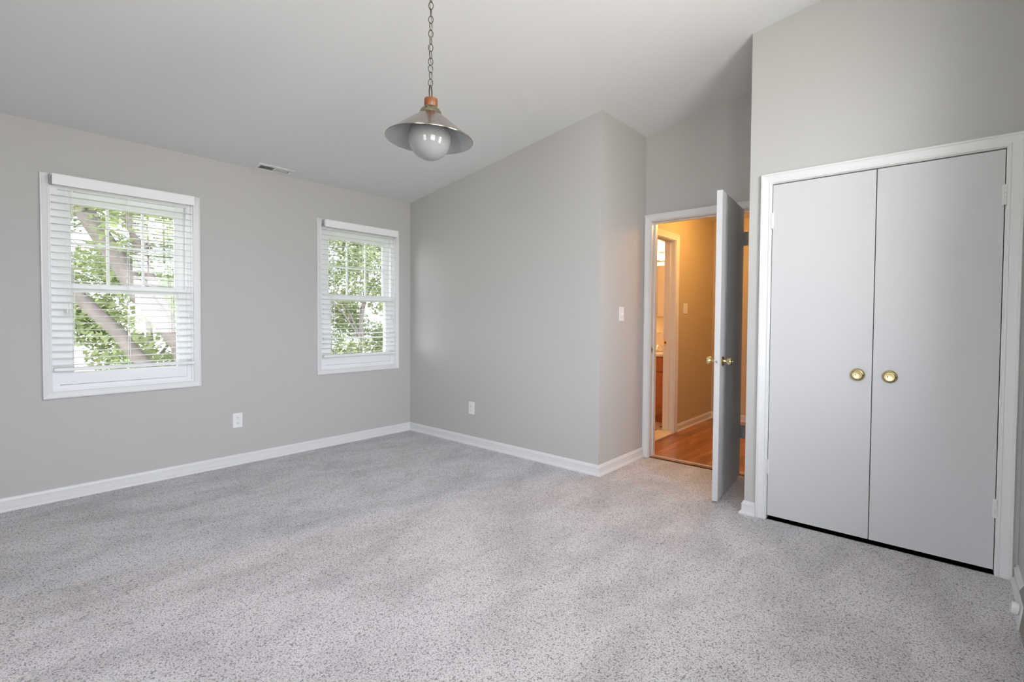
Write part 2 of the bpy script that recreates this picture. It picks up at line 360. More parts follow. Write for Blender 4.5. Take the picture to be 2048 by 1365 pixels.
S(wall_panel('wall_closet', FR_F, (EX+0.0005, GX), (-0.12, TOP), 0.10, [(DF[0]-0.018, DF[1]+0.018, 0.0, DF[3]+0.018)], M_wall), 'greige closet front wall around the white double doors', 'wall')
S(wall_panel('wall_right', FR_R, (YB-0.12, CY+0.2), (-0.12, TOP), 0.15, [W3, W4], M_wall), 'greige wall at the right edge above the heater', 'wall')
S(wall_panel('wall_rear', FR_K, (-0.15, GX+0.15), (-0.12, TOP), 0.12, [W5], M_wall), 'greige wall behind the camera', 'wall')
b = MB()
x0, x1, y0, y1 = -0.55, GX+0.75, YB-0.2, CY+0.115
P = [(x0, y0), (x1, y0), (x1, y1), (x0, y1)]
b.quad([(x, y, Hc(x)) for x, y in reversed(P)]); b.quad([(x, y, Hc(x)+0.14) for x, y in P])
for i in range(4):
    (a, c), (d, e) = P[i], P[(i+1) % 4]; b.quad([(a, c, Hc(a)), (d, e, Hc(d)), (d, e, Hc(d)+0.14), (a, c, Hc(a)+0.14)])
S(b.build('ceiling', M_ceil, fix='weld'), 'pale sloping ceiling rising from the window wall', 'ceiling')
b = MB().box((-0.15, YB-0.1, -0.12), (GX+0.1, CY+0.03, 0.0))
S(b.build('floor', M_carpet), 'grey plush carpet over the bedroom floor', 'carpet')
# hall
b = MB().box((HX-0.02, CY+0.03, -0.12), (4.1, HFAR+0.05, -0.004))
S(b.build('floor_hall', M_oak), 'orange oak strip floor in the hall past the open door', 'floor')
BD = (1.10, 1.80, 0.0, 2.06)                            # bathroom doorway
S(wall_panel('wall_hall', FR_H, (CY+0.115, HFAR+0.1), (-0.12, 2.6), 0.115, [(BD[0]-0.018, BD[1]+0.018, 0.0, BD[3]+0.018)], M_ochre), 'tan hall wall with the bathroom doorway', 'wall')
b = MB().box((HX, HFAR, -0.12), (4.1, HFAR+0.1, 2.6)); S(b.build('wall_hall_end', M_ochre), 'tan wall at the end of the hall, seen past the door hinges', 'wall')
b = MB().box((4.0, CY+0.115, -0.12), (4.1, HFAR, 2.6)); S(b.build('wall_hall_right', M_ochre), 'tan wall on the right of the hall', 'wall')
b = MB().box((HX-0.115, CY+0.115, 2.44), (4.1, HFAR+0.1, 2.56)); S(b.build('ceiling_hall', M_hallceil), 'flat ceiling of the hall', 'ceiling')
b = MB().box((DJ[0]-0.018, CY+0.117, 0.0), (DJ[1]+0.018, CY+0.118, 0.0005))
# bathroom shell
BXA, BYB = 0.75, 2.71
b = MB().box((BXA-0.1, 0.86, -0.12), (HX-0.10, BYB+0.1, 0.0)); S(b.build('floor_bathroom', M_tile), 'pale bathroom tile floor with small dark insets', 'floor')
b = MB().box((BXA-0.1, BYB, 0.0), (HX-0.115, BYB+0.1, 2.6)); S(b.build('wall_bathroom', M_bath), 'peach lit bathroom wall behind the vanity', 'wall')
b = MB().box((BXA-0.1, 0.86, 0.0), (BXA, BYB, 2.6)); S(b.build('wall_bathroom_side', M_bath), 'far side wall of the bathroom', 'wall')
b = MB().box((BXA-0.1, 0.80, 0.0), (HX-0.115, 0.88, 2.6)); S(b.build('wall_bathroom_near', M_bath), 'near wall of the bathroom', 'wall')
b = MB().box((BXA-0.1, 0.80, 2.44), (HX-0.115, BYB+0.1, 2.56)); S(b.build('ceiling_bathroom', M_hallceil), 'flat ceiling of the bathroom', 'ceiling')
# closet interior back is the door wall; its floor is the bedroom floor slab

# ------------------------------------------------------------------ trim
def base_profile():
    return [(0.0, 0.0), (0.026, 0.0), (0.026, 0.008), (0.022, 0.016), (0.0125, 0.020), (0.0125, 0.056), (0.0145, 0.059), (0.0145, 0.064), (0.010, 0.067), (0.0085, 0.073), (0.006, 0.079), (0.003, 0.082), (0.0, 0.083)]
def baseboard(name, p, q, cp, cq, label, m=None, z=0.0):
    """run from p to q with the room on the right-hand side of p->q; cp/cq: corner at the ends: 1 inside mitre, -1 outside mitre, 0 square"""
    p, q = Vector((*p, 0)), Vector((*q, 0)); d = (q-p).normalized(); n = Vector((d.y, -d.x, 0)); b = MB(); rings = []
    for o, h in base_profile():
        rings.append((p + n*o + d*(o*cp) + Vector((0, 0, h+z)), q + n*o - d*(o*cq) + Vector((0, 0, h+z))))
    for A, B in zip(rings, rings[1:]): b.quad([A[0], A[1], B[1], B[0]])
    b.quad([r[0] for r in rings]); b.quad([r[1] for r in rings])
    return S(b.build(name, m or M_trim), label, 'baseboard')
baseboard('baseboard_left', (0, YB), (0, 0), 1, 1, 'white baseboard under the two windows')
baseboard('baseboard_far', (0, 0), (BX, 0), 1, -1, 'white baseboard along the wall between window corner and doorway nook')
baseboard('baseboard_nook', (BX, 0), (BX, CY-0.018), -1, 0, 'short white baseboard below the light switch')
baseboard('baseboard_door', (DJ[1]+0.062, CY), (EX, CY), 0, 1, 'short white baseboard behind the open door')
baseboard('baseboard_closet_side', (EX, CY), (EX, FY), 1, -1, 'white baseboard on the shaded closet side')
baseboard('baseboard_closet', (EX, FY), (DF[0]-0.062, FY), -1, 0, 'tiny white baseboard left of the closet casing')
baseboard('baseboard_right', (GX, FY), (GX, -0.40), 1, 0, 'white baseboard on the right wall running to the heater')
baseboard('baseboard_hall', (HX, BD[1]+0.075), (HX, HFAR), 0, 1, 'cream lit baseboard of the hall wall', z=-0.004)
baseboard('baseboard_hall_end', (HX, HFAR), (4.0, HFAR), 1, 1, 'cream lit baseboard at the hall end', z=-0.004)

def doorway(name, fr, o, t, w, label, back=True):
    b = MB(); casing(b, fr, (o[0]-0.006, o[1]+0.006, 0.0, o[3]+0.006), w, closed=False)
    j = 0.018                                           # jamb boards
    fbox(b, fr, (o[0]-j, o[0], 0.0, o[3]), -t, 0.0); fbox(b, fr, (o[1], o[1]+j, 0.0, o[3]), -t, 0.0); fbox(b, fr, (o[0]-j, o[1]+j, o[3], o[3]+j), -t, 0.0)
    s0, s1 = -0.050, -0.085                             # stops
    fbox(b, fr, (o[0], o[0]+0.011, 0.0, o[3]-0.011), s1, s0); fbox(b, fr, (o[1]-0.011, o[1], 0.0, o[3]-0.011), s1, s0); fbox(b, fr, (o[0], o[1], o[3]-0.011, o[3]), s1, s0)
    if back:
        fb = lambda u, z, n: fr(u, z, -t-n); casing(b, fb, (o[0]-0.006, o[1]+0.006, 0.0, o[3]+0.006), w, closed=False)
    return S(b.build(name, M_trim), label, 'door casing')
t1 = doorway('trim_1', FR_D, DJ, 0.115, 0.055, 'white casing and jamb of the doorway to the hall')
b = MB(); fbox(b, FR_C, (CY+0.045, CY+0.067, 0.918, 0.972), 0, 0); 
b = MB().box((DJ[0], CY+0.018, 0.925), (DJ[0]+0.0015, CY+0.044, 0.982)); b.box((DJ[0]+0.0012, CY+0.026, 0.94), (DJ[0]+0.0018, CY+0.037, 0.967), 1)
tag(b.build('strike_plate', [M_brass, M_dark], t1), 'brass strike plate on the white jamb')
b = MB(); casing(b, FR_F, (DF[0]-0.004, DF[1]+0.004, 0.0, DF[3]+0.004), 0.058, closed=False)
j = 0.016
fbox(b, FR_F, (DF[0]-j, DF[0], 0, DF[3]), -0.10, 0.0); fbox(b, FR_F, (DF[1], DF[1]+j, 0, DF[3]), -0.10, 0.0); fbox(b, FR_F, (DF[0]-j, DF[1]+j, DF[3], DF[3]+j), -0.10, 0.0)
fbox(b, FR_F, (DF[0], DF[1], DF[3]-0.03, DF[3]), -0.062, -0.046)
S(b.build('trim_2', M_trim), 'white casing around the closet double doors', 'door casing')
t3 = doorway('trim_3', FR_H, BD, 0.115, 0.066, 'peach lit casing of the bathroom doorway beyond the hall')
b = MB().box((HX-0.114, BD[1]-0.0015, 0.940), (HX-0.084, BD[1], 1.005)); b.box((HX-0.106, BD[1]-0.0022, 0.960), (HX-0.092, BD[1]-0.0012, 0.985), 1)
tag(b.build('strike_plate', [M_brass, M_dark], t3), 'brass strike plate on the bathroom jamb')
b = MB().box((HX-0.125, BD[0], -0.004), (HX+0.03, BD[1], 0.012)); S(b.build('trim_4', M_marble, bevel=0.003), 'veined tan marble threshold of the bathroom doorway', 'threshold')
b = MB().box((DJ[0], CY+0.02, -0.004), (DJ[1], CY+0.06, 0.006)); S(b.build('trim_5', M_oak, bevel=0.003), 'wood strip where the hall floor meets the carpet', 'threshold')

# ------------------------------------------------------------------ windows
def window(name, fr0, o, label, detail=True):
    dn = 0.0 if detail else 0.055
    fr = lambda u, z, n: fr0(u, z, n+dn) if n < -0.012 else fr0(u, z, n)
    w = S(empty(name, fr((o[0]+o[1])/2, o[2], 0)), label, 'window')
    b = MB(); casing(b, fr, o, 0.046 if detail else 0.05); b.build('casing', M_trim, w)
    b = MB(); i1 = (o[0]+0.012, o[1]-0.012, o[2]+0.012, o[3]-0.012); ring(b, fr, o, i1, -0.16, 0.0)
    i2 = (o[0]+0.040, o[1]-0.040, o[2]+0.036, o[3]-0.040); ring(b, fr, i1, i2, -0.15, -0.012)
    b.build('frame', M_vinyl, w)
    zm = (o[2]+o[3])/2 + 0.002
    g0, g1 = o[0]+0.104, o[1]-0.094
    for nm, z0, z1, n0, n1, top in (('lower_sash', o[2]+0.040, zm+0.022, -0.056, -0.018, 0), ('upper_sash', zm-0.022, o[3]-0.040, -0.098, -0.060, 1)):
        b = MB(); gi = (g0, g1, z0+(0.072 if not top else 0.045), z1-(0.045 if not top else 0.066))
        ring(b, fr, (o[0]+0.040, o[1]-0.040, z0, z1), gi, n0, n1)
        ring(b, fr, gi, (gi[0]+0.008, gi[1]-0.008, gi[2]+0.008, gi[3]-0.008), n0+0.012, n1-0.008)
        sh = b.build(nm, M_vinyl, w)
        nc = (n0+n1)/2; b = MB(); fbox(b, fr, (gi[0]-0.004, gi[1]+0.004, gi[2]-0.004, gi[3]+0.004), nc-0.002, nc+0.002); b.build('pane', M_glass, sh)
        if top:
            b = MB(); dx = (gi[1]-gi[0])/3; zz = (gi[2]+gi[3])/2
            for k in (1, 2): fbox(b, fr, (gi[0]+dx*k-0.008, gi[0]+dx*k+0.008, gi[2], gi[3]), nc-0.006, nc+0.006)
            fbox(b, fr, (gi[0], gi[1], zz-0.008, zz+0.008), nc-0.0055, nc+0.0055)
            b.build('grille', M_vinyl, sh)
    return w
window('window_1', FR_A, W1, 'larger white double-hung window left of centre on the window wall')
window('window_2', FR_A, W2, 'narrower looking white double-hung window beside the far corner')
window('window_3', FR_R, W3, 'window on the right wall outside the picture, nearer the closet', False)
window('window_4', FR_R, W4, 'window on the right wall beside the camera', False)

window('added_window_5', FR_K, W5, 'added window behind the camera, brightening the closet wall', False)  # unseen window added to brighten the closet wall and doors

# ------------------------------------------------------------------ window blinds
def blind(o, label, zv0, zv1, v0, v1, zb, sag):
    w = empty('window_blind', (0.03, (o[0]+o[1])/2, zb), label, 'blind', 'white slatted window blinds')
    u0, u1 = o[0]+0.006, o[1]-0.006
    b = MB(); b.box((0.056, v0, zv0), (0.062, v1, zv1)); b.box((0.054, v0, zv1-0.006), (0.0645, v1, zv1)); b.box((0.054, v0, zv0), (0.0635, v1, zv0+0.005))
    b.build('valance', M_slat, w, bevel=0.0015)
    b = MB(); b.box((0.0, u0, zv0+0.012), (0.052, u1, zv1-0.012)); b.build('headrail', M_slat, w, bevel=0.002)
    for a in (v0+0.001, v1-0.005):
        b = MB(); b.box((0.019, a-0.012, zv0+0.004), (0.056, a-0.006, zv1-0.003)); b.box((0.019, a-0.012, zv0+0.004), (0.024, a+0.010, zv1-0.003)); b.box((0.04, a-0.013, zv0+0.02), (0.048, a-0.005, zv0+0.03), 1)
        b.build('bracket', [M_grey, M_dark], w, bevel=0.001)
    z = zb + 0.028; zs = []
    k = 0
    while z < zv0-0.02:
        zs.append((z, sag[k] if k < len(sag) else 0.0)); z += 0.0462; k += 1
    b = MB()
    for z, tl in zs:                                   # each slat slightly crowned, in seven strips
        n = 6; top = []; bot = []
        for i in range(n+1):
            s = i/n*2-1; x = 0.020 + s*0.0245*math.cos(tl); h = z + 0.0016*(1-s*s) + s*0.0245*math.sin(tl); top.append((x, h+0.0012)); bot.append((x, h-0.0012))
        sec = top + bot[::-1]; m = len(sec)
        for i in range(m):
            (xa, za), (xb, zb2) = sec[i], sec[(i+1) % m]; b.quad([(xa, u0, za), (xb, u0, zb2), (xb, u1, zb2), (xa, u1, za)])
        b.quad([(x, u0, q) for x, q in sec]); b.quad([(x, u1, q) for x, q in sec])
    b.build('slat_panel', M_slat, w, fix='weld')
    b = MB().box((-0.004, u0, zb-0.011), (0.044, u1, zb+0.011)); b.build('bottom_rail', M_slat, w, bevel=0.004)
    for f in (0.13, 0.5, 0.87):
        b = MB(); u = u0+(u1-u0)*f
        for x in (-0.006, 0.0465): b.box((x-0.0006, u-0.0015, zb), (x+0.0006, u+0.0015, zv0+0.01))
        b.build('ladder_cord', M_slat, w)
    for f, zl, zt in ((0.085, 1.265, 1), (0.105, 1.255, 1), (0.955, 1.24, 1)):
        u = u0+(u1-u0)*f; b = MB(); b.tube([(0.052, u, zv0), (0.052, u, zl)], 0.0011, 6); b.build('pull_cord', M_slat, w)
        b = MB(); b.lathe([(0.0, 0.0), (0.0065, 0.001), (0.0075, 0.016), (0.004, 0.030), (0.0, 0.031)], Matrix.Translation((0.052, u, zl-0.030)), 12); b.build('cord_tassel', M_plate, w, smooth=40)
    return w
blind(W1, 'white slatted blind on the larger window, lowered nearly to its sill', 2.064, 2.134, -2.842, -2.050, 0.866, [])
blind(W2, 'white slatted blind on the window beside the far corner, lowest slats tilted', 2.060, 2.128, -0.999, -0.200, 0.856, [0.10, 0.18, 0.0, -0.22, -0.15])

# ------------------------------------------------------------------ bedroom door (open into the nook)
P0, P1 = Vector((3.226, 0.732, 0)), Vector((3.304, 0.010, 0))
dd = (P1-P0).normalized(); nn = Vector((-dd.y, dd.x, 0)); th = 0.0365; wd = (P1-P0).length
XD = Matrix(((dd.x, nn.x, 0, P0.x), (dd.y, nn.y, 0, P0.y), (0, 0, 1, 0), (0, 0, 0, 1)))   # local: x along the leaf, y towards +x side (n), z up
if nn.x < 0: raise Exception('door normal')
d1 = MB().box((0, -th, 0.017), (wd, 0, 2.073), xf=XD).build('door_1', M_door, bevel=0.0015)
S(d1, 'white flush bedroom door standing open with brass knobs', 'door')
def knob_set(root, loc, d, label):
    """a round door knob whose axis points along d from the door face at loc"""
    xf = axis_xf(loc, d)
    b = MB(); b.lathe([(0.0, 0.0), (0.033, 0.0), (0.033, 0.003), (0.029, 0.008), (0.018, 0.0105), (0.0125, 0.012), (0.0105, 0.016), (0.0105, 0.026), (0.014, 0.030), (0.0225, 0.033), (0.0255, 0.040), (0.0265, 0.050), (0.0255, 0.058), (0.021, 0.0625), (0.014, 0.064), (0.0, 0.0645)], xf, 36)
    k = b.build('door_knob', M_brass, root, smooth=35); tag(k, label); return k, xf
kz = 0.947; ku = wd-0.066
f_pt = XD @ Vector((ku, 0, kz)); k, xf = knob_set(d1, f_pt, nn, 'brass knob on the side facing the closet')
b = MB(); b.lathe([(0.0, 0.062), (0.005, 0.062), (0.005, 0.069), (0.0, 0.070)], xf, 14); tag(b.build('lock_button', M_brass, k, smooth=35), 'small brass lock button')
knob_set(d1, XD @ Vector((ku, -th, kz)), -nn, 'brass knob on the hall side')
b = MB().box((wd-0.0005, -th*0.5-0.0125, kz-0.028), (wd+0.001, -th*0.5+0.0125, kz+0.028), 0, XD); b.build('latch_plate', M_door, d1)
b = MB().lathe([(0.0, 0.0), (0.0075, 0.0), (0.0075, 0.006), (0.004, 0.009), (0.0, 0.0095)], axis_xf(XD @ Vector((wd+0.001, -th*0.5, kz)), dd), 16); tag(b.build('latch_bolt', M_steel, d1, smooth=40), 'steel latch bolt')
for z0, z1 in ((1.796, 1.902), (0.302, 0.404)):
    b = MB(); px, py = 3.246, 0.722
    n = 5
    for i in range(n):
        a, c = z0+(z1-z0)*i/n+0.0006, z0+(z1-z0)*(i+1)/n-0.0006
        b.lathe([(0, a), (0.0062, a), (0.0062, c), (0, c)], Matrix.Translation((px, py, 0)), 14)
    b.lathe([(0, z1), (0.004, z1), (0.0045, z1+0.004), (0, z1+0.006)], Matrix.Translation((px, py, 0)), 12)
    b.box((px-0.022, py+0.002, z0), (px, py+0.0045, z1)); b.box((px, py+0.002, z0), (px+0.016, py+0.0045, z1))
    tag(b.build('hinge', M_steel, d1, smooth=35), 'grey steel hinge')

# ------------------------------------------------------------------ closet doors
def closet_door(name, u0, u1, hinge_u, ku, label):
    b = MB(); fbox(b, FR_F, (u0, u1, 0.024, 2.040), -0.036, -0.001)
    d = S(b.build(name, M_door, bevel=0.001), label, 'door')
    xf = axis_xf((ku, FY+0.001, 0.925), (0, -1, 0))
    b = MB(); b.lathe([(0.0, 0.0), (0.0345, 0.0), (0.0352, 0.003), (0.0335, 0.009), (0.0290, 0.0135), (0.0245, 0.0155), (0.0225, 0.0190), (0.0222, 0.0255), (0.0212, 0.0272), (0.0195, 0.0272), (0.0184, 0.0255), (0.0178, 0.0205), (0.0, 0.0190)], xf, 44)
    k = tag(b.build('door_knob', M_knob, d, smooth=30), 'round brass knob')
    b = MB(); b.box((ku-0.0105, FY-0.0210, 0.9195), (ku-0.0075, FY-0.0180, 0.9295)); b.build('key_slot', M_dark, k)
    b = MB(); b.lathe([(0, 0.0012), (0.0026, 0.0012), (0.0026, -0.002), (0, -0.002)], axis_xf((ku+0.0275, FY-0.0130, 0.9250), (0.5, -1, 0)), 12); b.build('release_hole', M_dark, k)
    for z0, z1 in ((1.777, 1.873), (0.279, 0.370)):
        b = MB(); n = 5
        for i in range(n):
            a, c = z0+(z1-z0)*i/n+0.0004, z0+(z1-z0)*(i+1)/n-0.0004
            b.lathe([(0, a), (0.0055, a), (0.0055, c), (0, c)], Matrix.Translation((hinge_u, FY-0.0075, 0)), 14)
        sgn = 1 if hinge_u < ku else -1
        b.box((hinge_u, FY-0.0035, z0), (hinge_u+sgn*0.012, FY-0.0005, z1))
        tag(b.build('hinge', M_trim, d, smooth=35), 'white painted hinge')
    return d
closet_door('door_2', 3.6155, 4.1265, 3.6115, 4.063, 'left white flush closet door with a brass knob')
closet_door('door_3', 4.1305, 4.6255, 4.6285, 4.206, 'right white flush closet door with a brass knob')

# ------------------------------------------------------------------ pendant lamp
LP = Vector((2.630, -1.857, 0.0)); ZR = 2.033
zc = Hc(LP.x)
pend = empty('pendant_lamp', (LP.x, LP.y, zc), 'brushed metal cone pendant lamp with white globe hanging on a chain', 'pendant lamp')
ta = Vector((r3.x, r3.y, 0)).normalized(); view = Vector((-ta.y, ta.x, 0))
piv = Vector((LP.x, LP.y, 2.16))
TILT = Matrix.Translation(piv) @ Matrix.Rotation(math.radians(2.0), 4, view) @ Matrix.Translation(-piv) @ Matrix.Translation((LP.x, LP.y, 0))
b = MB(); b.lathe([(0.0, zc-0.045), (0.02, zc-0.045), (0.05, zc-0.030), (0.064, zc-0.008), (0.066, zc+0.012)], Matrix.Translation((LP.x, LP.y, 0)), 40); b.build('canopy', M_nickel, pend, smooth=35)
sh = []
for i in range(9):
    t = i/8; sh.append((0.045+(0.1945-0.045)*t, 2.150-(2.150-ZR)*t))
prof = [(0.043, 2.1515)] + sh + [(0.1962, ZR+0.0005), (0.1970, ZR-0.0015), (0.1960, ZR-0.0040), (0.1940, ZR-0.0045), (0.1920, ZR-0.002)] + [(r-0.001, z-0.0025) for r, z in reversed(sh)]
mi = [0]*(len(sh)+4) + [1]*(len(prof)-1-(len(sh)+4))
b = MB(); b.lathe(prof, TILT, 64, mi); tag(b.build('lamp_shade', [M_nickel, M_inner], pend, smooth=40), 'brushed metal cone shade with pale inside')
b = MB(); b.lathe([(0.0, 2.178), (0.031, 2.178), (0.033, 2.174), (0.043, 2.166), (0.049, 2.155), (0.0505, 2.146), (0.048, 2.144), (0.0, 2.148)], TILT, 40)
col = b.build('collar', M_collar, pend, smooth=40)
b = MB(); b.lathe([(0, 0), (0.003, 0), (0.003, 0.003), (0, 0.004)], axis_xf(TILT @ Vector((0.020, -0.040, 2.163)), (0.35, -0.8, 0.3)), 10); b.build('screw', M_chain, col)
b = MB(); b.lathe([(0.0, 2.216), (0.026, 2.216), (0.029, 2.2145), (0.0305, 2.211), (0.0305, 2.178), (0.029, 2.176), (0.0, 2.176)], TILT, 40)
tag(b.build('cap', M_cap, pend, smooth=40), 'turned brown wood cap')
b = MB(); b.lathe([(0.0, 2.14), (0.036, 2.14), (0.036, 2.115), (0.03, 2.110), (0.0, 2.110)], TILT, 32); b.build('globe_holder', M_nickel, pend, smooth=40)
gr, gz = 0.0965, 2.036
gp = [(0.030, 2.128), (0.032, 2.120)] + [(gr*math.sin(a), gz+gr*math.cos(a)) for a in [0.36+(PI-0.36)*i/26 for i in range(27)]]
gp[-1] = (0.0, gz-gr)
b = MB(); b.lathe(gp, TILT, 56); tag(b.build('globe', M_globe, pend, smooth=60), 'white opal glass globe')
def link_mb(c, ang, hh, hw, wr):
    b = MB(); pts = []
    for i in range(26):
        a = 2*PI*i/26; x = hw*math.cos(a); z = hh*math.sin(a)
        pts.append(Vector(c) + ta*x*math.cos(ang) + view*x*math.sin(ang) + Vector((0, 0, z)))
    return b.tube(pts, wr, 8, closed=True)
z = 2.243; top = TILT.to_translation()
lc = lambda zz: (LP.x - 0.0006*math.sin(zz*9), LP.y, zz)
link_mb(lc(2.2435), 1.25, 0.0325, 0.0125, 0.0027).build('hanging_loop', M_chain, pend, smooth=60)
angs = [0.05, 1.15, 0.25, 0.35, 1.25, 0.1, 1.35, 0.2, 1.2, 0.1, 1.5, 0.15, 1.4, 0.3, 1.3, 0.1, 1.5]
z = 2.288
for i, a in enumerate(angs):
    if z > zc-0.055: break
    link_mb(lc(z), a, 0.0172, 0.0100, 0.00165).build('chain_link', M_chain, pend, smooth=60); z += 0.0312
pts = []; zz = 2.225
while zz < zc-0.03:
    pts.append((LP.x + 0.0055*math.sin(zz*33)+0.001, LP.y + 0.0045*math.cos(zz*27), zz)); zz += 0.008
b = MB(); b.tube(pts, 0.0024, 8); tag(b.build('cord', M_cord, pend, smooth=60), 'pale cord woven through the chain')

# ------------------------------------------------------------------ ceiling air vent
nrm = Vector((SL, 0, -1)).normalized(); ex = Vector((1, 0, SL)).normalized()
V0 = Vector((0.0165, -1.612, Hc(0.0165)))
def vp(a, c, n): return tuple(V0 + ex*a + Vector((0, c, 0)) + nrm*n)
vent = empty('air_vent', vp(0.06, 0.145, 0), 'small white metal ceiling air vent above the window wall', 'air vent')
fv = lambda u, z, n: vp(z, u, n)
b = MB(); ring(b, fv, (0, 0.295, 0, 0.122), (0.028, 0.267, 0.028, 0.094), 0.0, 0.005); b.quad([fv(0.02, 0.02, 0.0008), fv(0.275, 0.02, 0.0008), fv(0.275, 0.102, 0.0008), fv(0.02, 0.102, 0.0008)], 1)
fbox(b, lambda u, z, n: vp(z, u, n), (0.142, 0.150, 0.028, 0.094), 0.0, 0.005)
b.build('frame', [M_trim, M_dark], vent, bevel=0.0008)
for u0, u1, s, nm in ((0.030, 0.141, -1, 'louver'), (0.151, 0.265, 1, 'louver')):
    b = MB(); n = 9
    for i in range(n):
        c = u0+(u1-u0)*(i+0.5)/n; w = 0.0055
        b.quad([fv(c-w*s, 0.029, 0.0012), fv(c-w*s, 0.093, 0.0012), fv(c+w*0.2*s, 0.093, 0.0046), fv(c+w*0.2*s, 0.029, 0.0046)])
    b.build(nm, M_trim, vent, fix=False)
b = MB(); fbox(b, fv, (0.268, 0.286, 0.055, 0.062), 0.004, 0.012); b.build('damper_lever', M_trim, vent)

# ------------------------------------------------------------------ wall plates
def plate_root(name, fr, u, z, label, cat, w=0.070, h=0.115, m=None, group=None):
    r = empty(name, fr(u, z, 0), label, cat, group)
    b = MB(); fbox(b, fr, (u-w/2, u+w/2, z-h/2, z+h/2), 0.0, 0.0055); b.build('cover_plate', m or M_plate, r, bevel=0.003)
    return r
def outlet(fr, u, z, label):
    r = plate_root('wall_outlet', fr, u, z, label, 'outlet', 0.074, 0.120, group='white wall outlets')
    for s in (-0.0195, 0.0195):
        b = MB(); ux = Vector(fr(1, 0, 0))-Vector(fr(0, 0, 0)); nx = Vector(fr(0, 0, 1))-Vector(fr(0, 0, 0))
        b.lathe([(0.0155, 0.004), (0.0168, 0.007), (0.0160, 0.0076), (0.0, 0.0076)], axis_xf(fr(u, z+s, 0), nx), 28); rc = b.build('receptacle', M_plate, r, smooth=40)
        b = MB()
        for a, hh in ((-0.0062, 0.004), (0.0062, 0.0034)): fbox(b, fr, (u+a-0.0011, u+a+0.0011, z+s+0.001, z+s+0.001+hh*2), 0.0074, 0.0079)
        b.lathe([(0.0, 0.0005), (0.0026, 0.0005), (0.0026, 0.0)], axis_xf(fr(u, z+s-0.0075, 0.0075), nx), 14)
        b.build('slot', M_dark, rc)
    b = MB(); b.lathe([(0.0, 0.0066), (0.003, 0.006), (0.003, 0.005)], axis_xf(fr(u, z, 0), nx), 12); b.build('screw', M_plate, r)
outlet(FR_A, -1.737, 0.366, 'white wall outlet low under the windows, left of the far corner')
outlet(FR_B, 0.971, 0.356, 'white wall outlet low on the wall between far corner and doorway nook')
sw = plate_root('light_switch', FR_C, 0.331, 1.266, 'white toggle light switch beside the doorway to the hall', 'light switch', 0.074, 0.120)
b = MB(); fbox(b, FR_C, (0.331-0.005, 0.331+0.005, 1.266-0.012, 1.266+0.012), 0.005, 0.0065); fbox(b, FR_C, (0.331-0.0035, 0.331+0.0035, 1.262, 1.272), 0.005, 0.015); b.build('toggle', M_plate, sw, bevel=0.001)
for s in (-0.030, 0.030):
    b = MB(); b.lathe([(0.0, 0.0064), (0.003, 0.006), (0.003, 0.005)], axis_xf(FR_C(0.331, 1.266+s, 0), (1, 0, 0)), 12); b.build('screw', M_steel, sw)
hu, hz = 2.085, 1.345
hs = plate_root('light_switch', FR_H, hu, hz, 'rocker light switch on the tan hall wall seen through the doorway', 'light switch', 0.118, 0.118)
for s in (-0.024, 0.024):
    b = MB(); fbox(b, FR_H, (hu+s-0.017, hu+s+0.017, hz-0.034, hz+0.034), 0.0054, 0.009); b.build('rocker', M_plate, hs, bevel=0.002)

# ------------------------------------------------------------------ baseboard heater on the right wall
ht = empty('baseboard_heater', (GX-0.02, -1.5, 0.0), 'taupe baseboard heater with a white end cap along the right wall', 'heater')
def prism(b, prof, ya, yb, mi=0):
    for i in range(len(prof)):
        (xa, za), (xb, zb) = prof[i], prof[(i+1) % len(prof)]; b.quad([(xa, ya, za), (xb, ya, zb), (xb, yb, zb), (xa, yb, za)], mi)
    b.quad([(x, ya, z) for x, z in prof], mi); b.quad([(x, yb, z) for x, z in reversed(prof)], mi)
pr = [(GX, 0.004), (GX-0.040, 0.004), (GX-0.027, 0.112), (GX-0.001, 0.165), (GX, 0.165)]
b = MB(); prism(b, [(GX-0.001, 0.010), (GX-0.037, 0.010), (GX-0.026, 0.104), (GX-0.001, 0.150)], -3.05, -0.566); b.build('front_panel', M_heater, ht, bevel=0.001)
b = MB(); b.quad([(GX-0.029, -0.44, 0.1135), (GX-0.001, -0.44, 0.168), (GX-0.001, -3.05, 0.168), (GX-0.029, -3.05, 0.1135)]); b.quad([(GX-0.029, -0.44, 0.1105), (GX-0.029, -3.05, 0.1105), (GX-0.001, -3.05, 0.165), (GX-0.001, -0.44, 0.165)])
b.quad([(GX-0.029, -0.44, 0.1135), (GX-0.029, -3.05, 0.1135), (GX-0.029, -3.05, 0.1105), (GX-0.029, -0.44, 0.1105)]); b.quad([(GX-0.029, -0.44, 0.1135), (GX-0.029, -0.44, 0.1105), (GX-0.001, -0.44, 0.165), (GX-0.001, -0.44, 0.168)]); b.build('top_panel', M_heater, ht)
b = MB(); prism(b, [(GX-0.001, 0.003), (GX-0.041, 0.003), (GX-0.028, 0.111), (GX-0.001, 0.160)], -0.565, -0.42); tag(b.build('end_cap', M_trim, ht, bevel=0.002), 'white end cap')
xf = axis_xf((GX-0.035, -0.50, 0.062), (-1, 0, 0.12))
b = MB(); b.lathe([(0.0, 0.0), (0.0235, 0.0), (0.0245, 0.002), (0.0235, 0.020), (0.022, 0.022), (0.0, 0.022)], xf, 32); b.box((-0.0015, -0.018, 0.021), (0.0015, 0.018, 0.024), 0, xf); tag(b.build('thermostat_knob', M_trim, ht, smooth=35), 'round white knob')

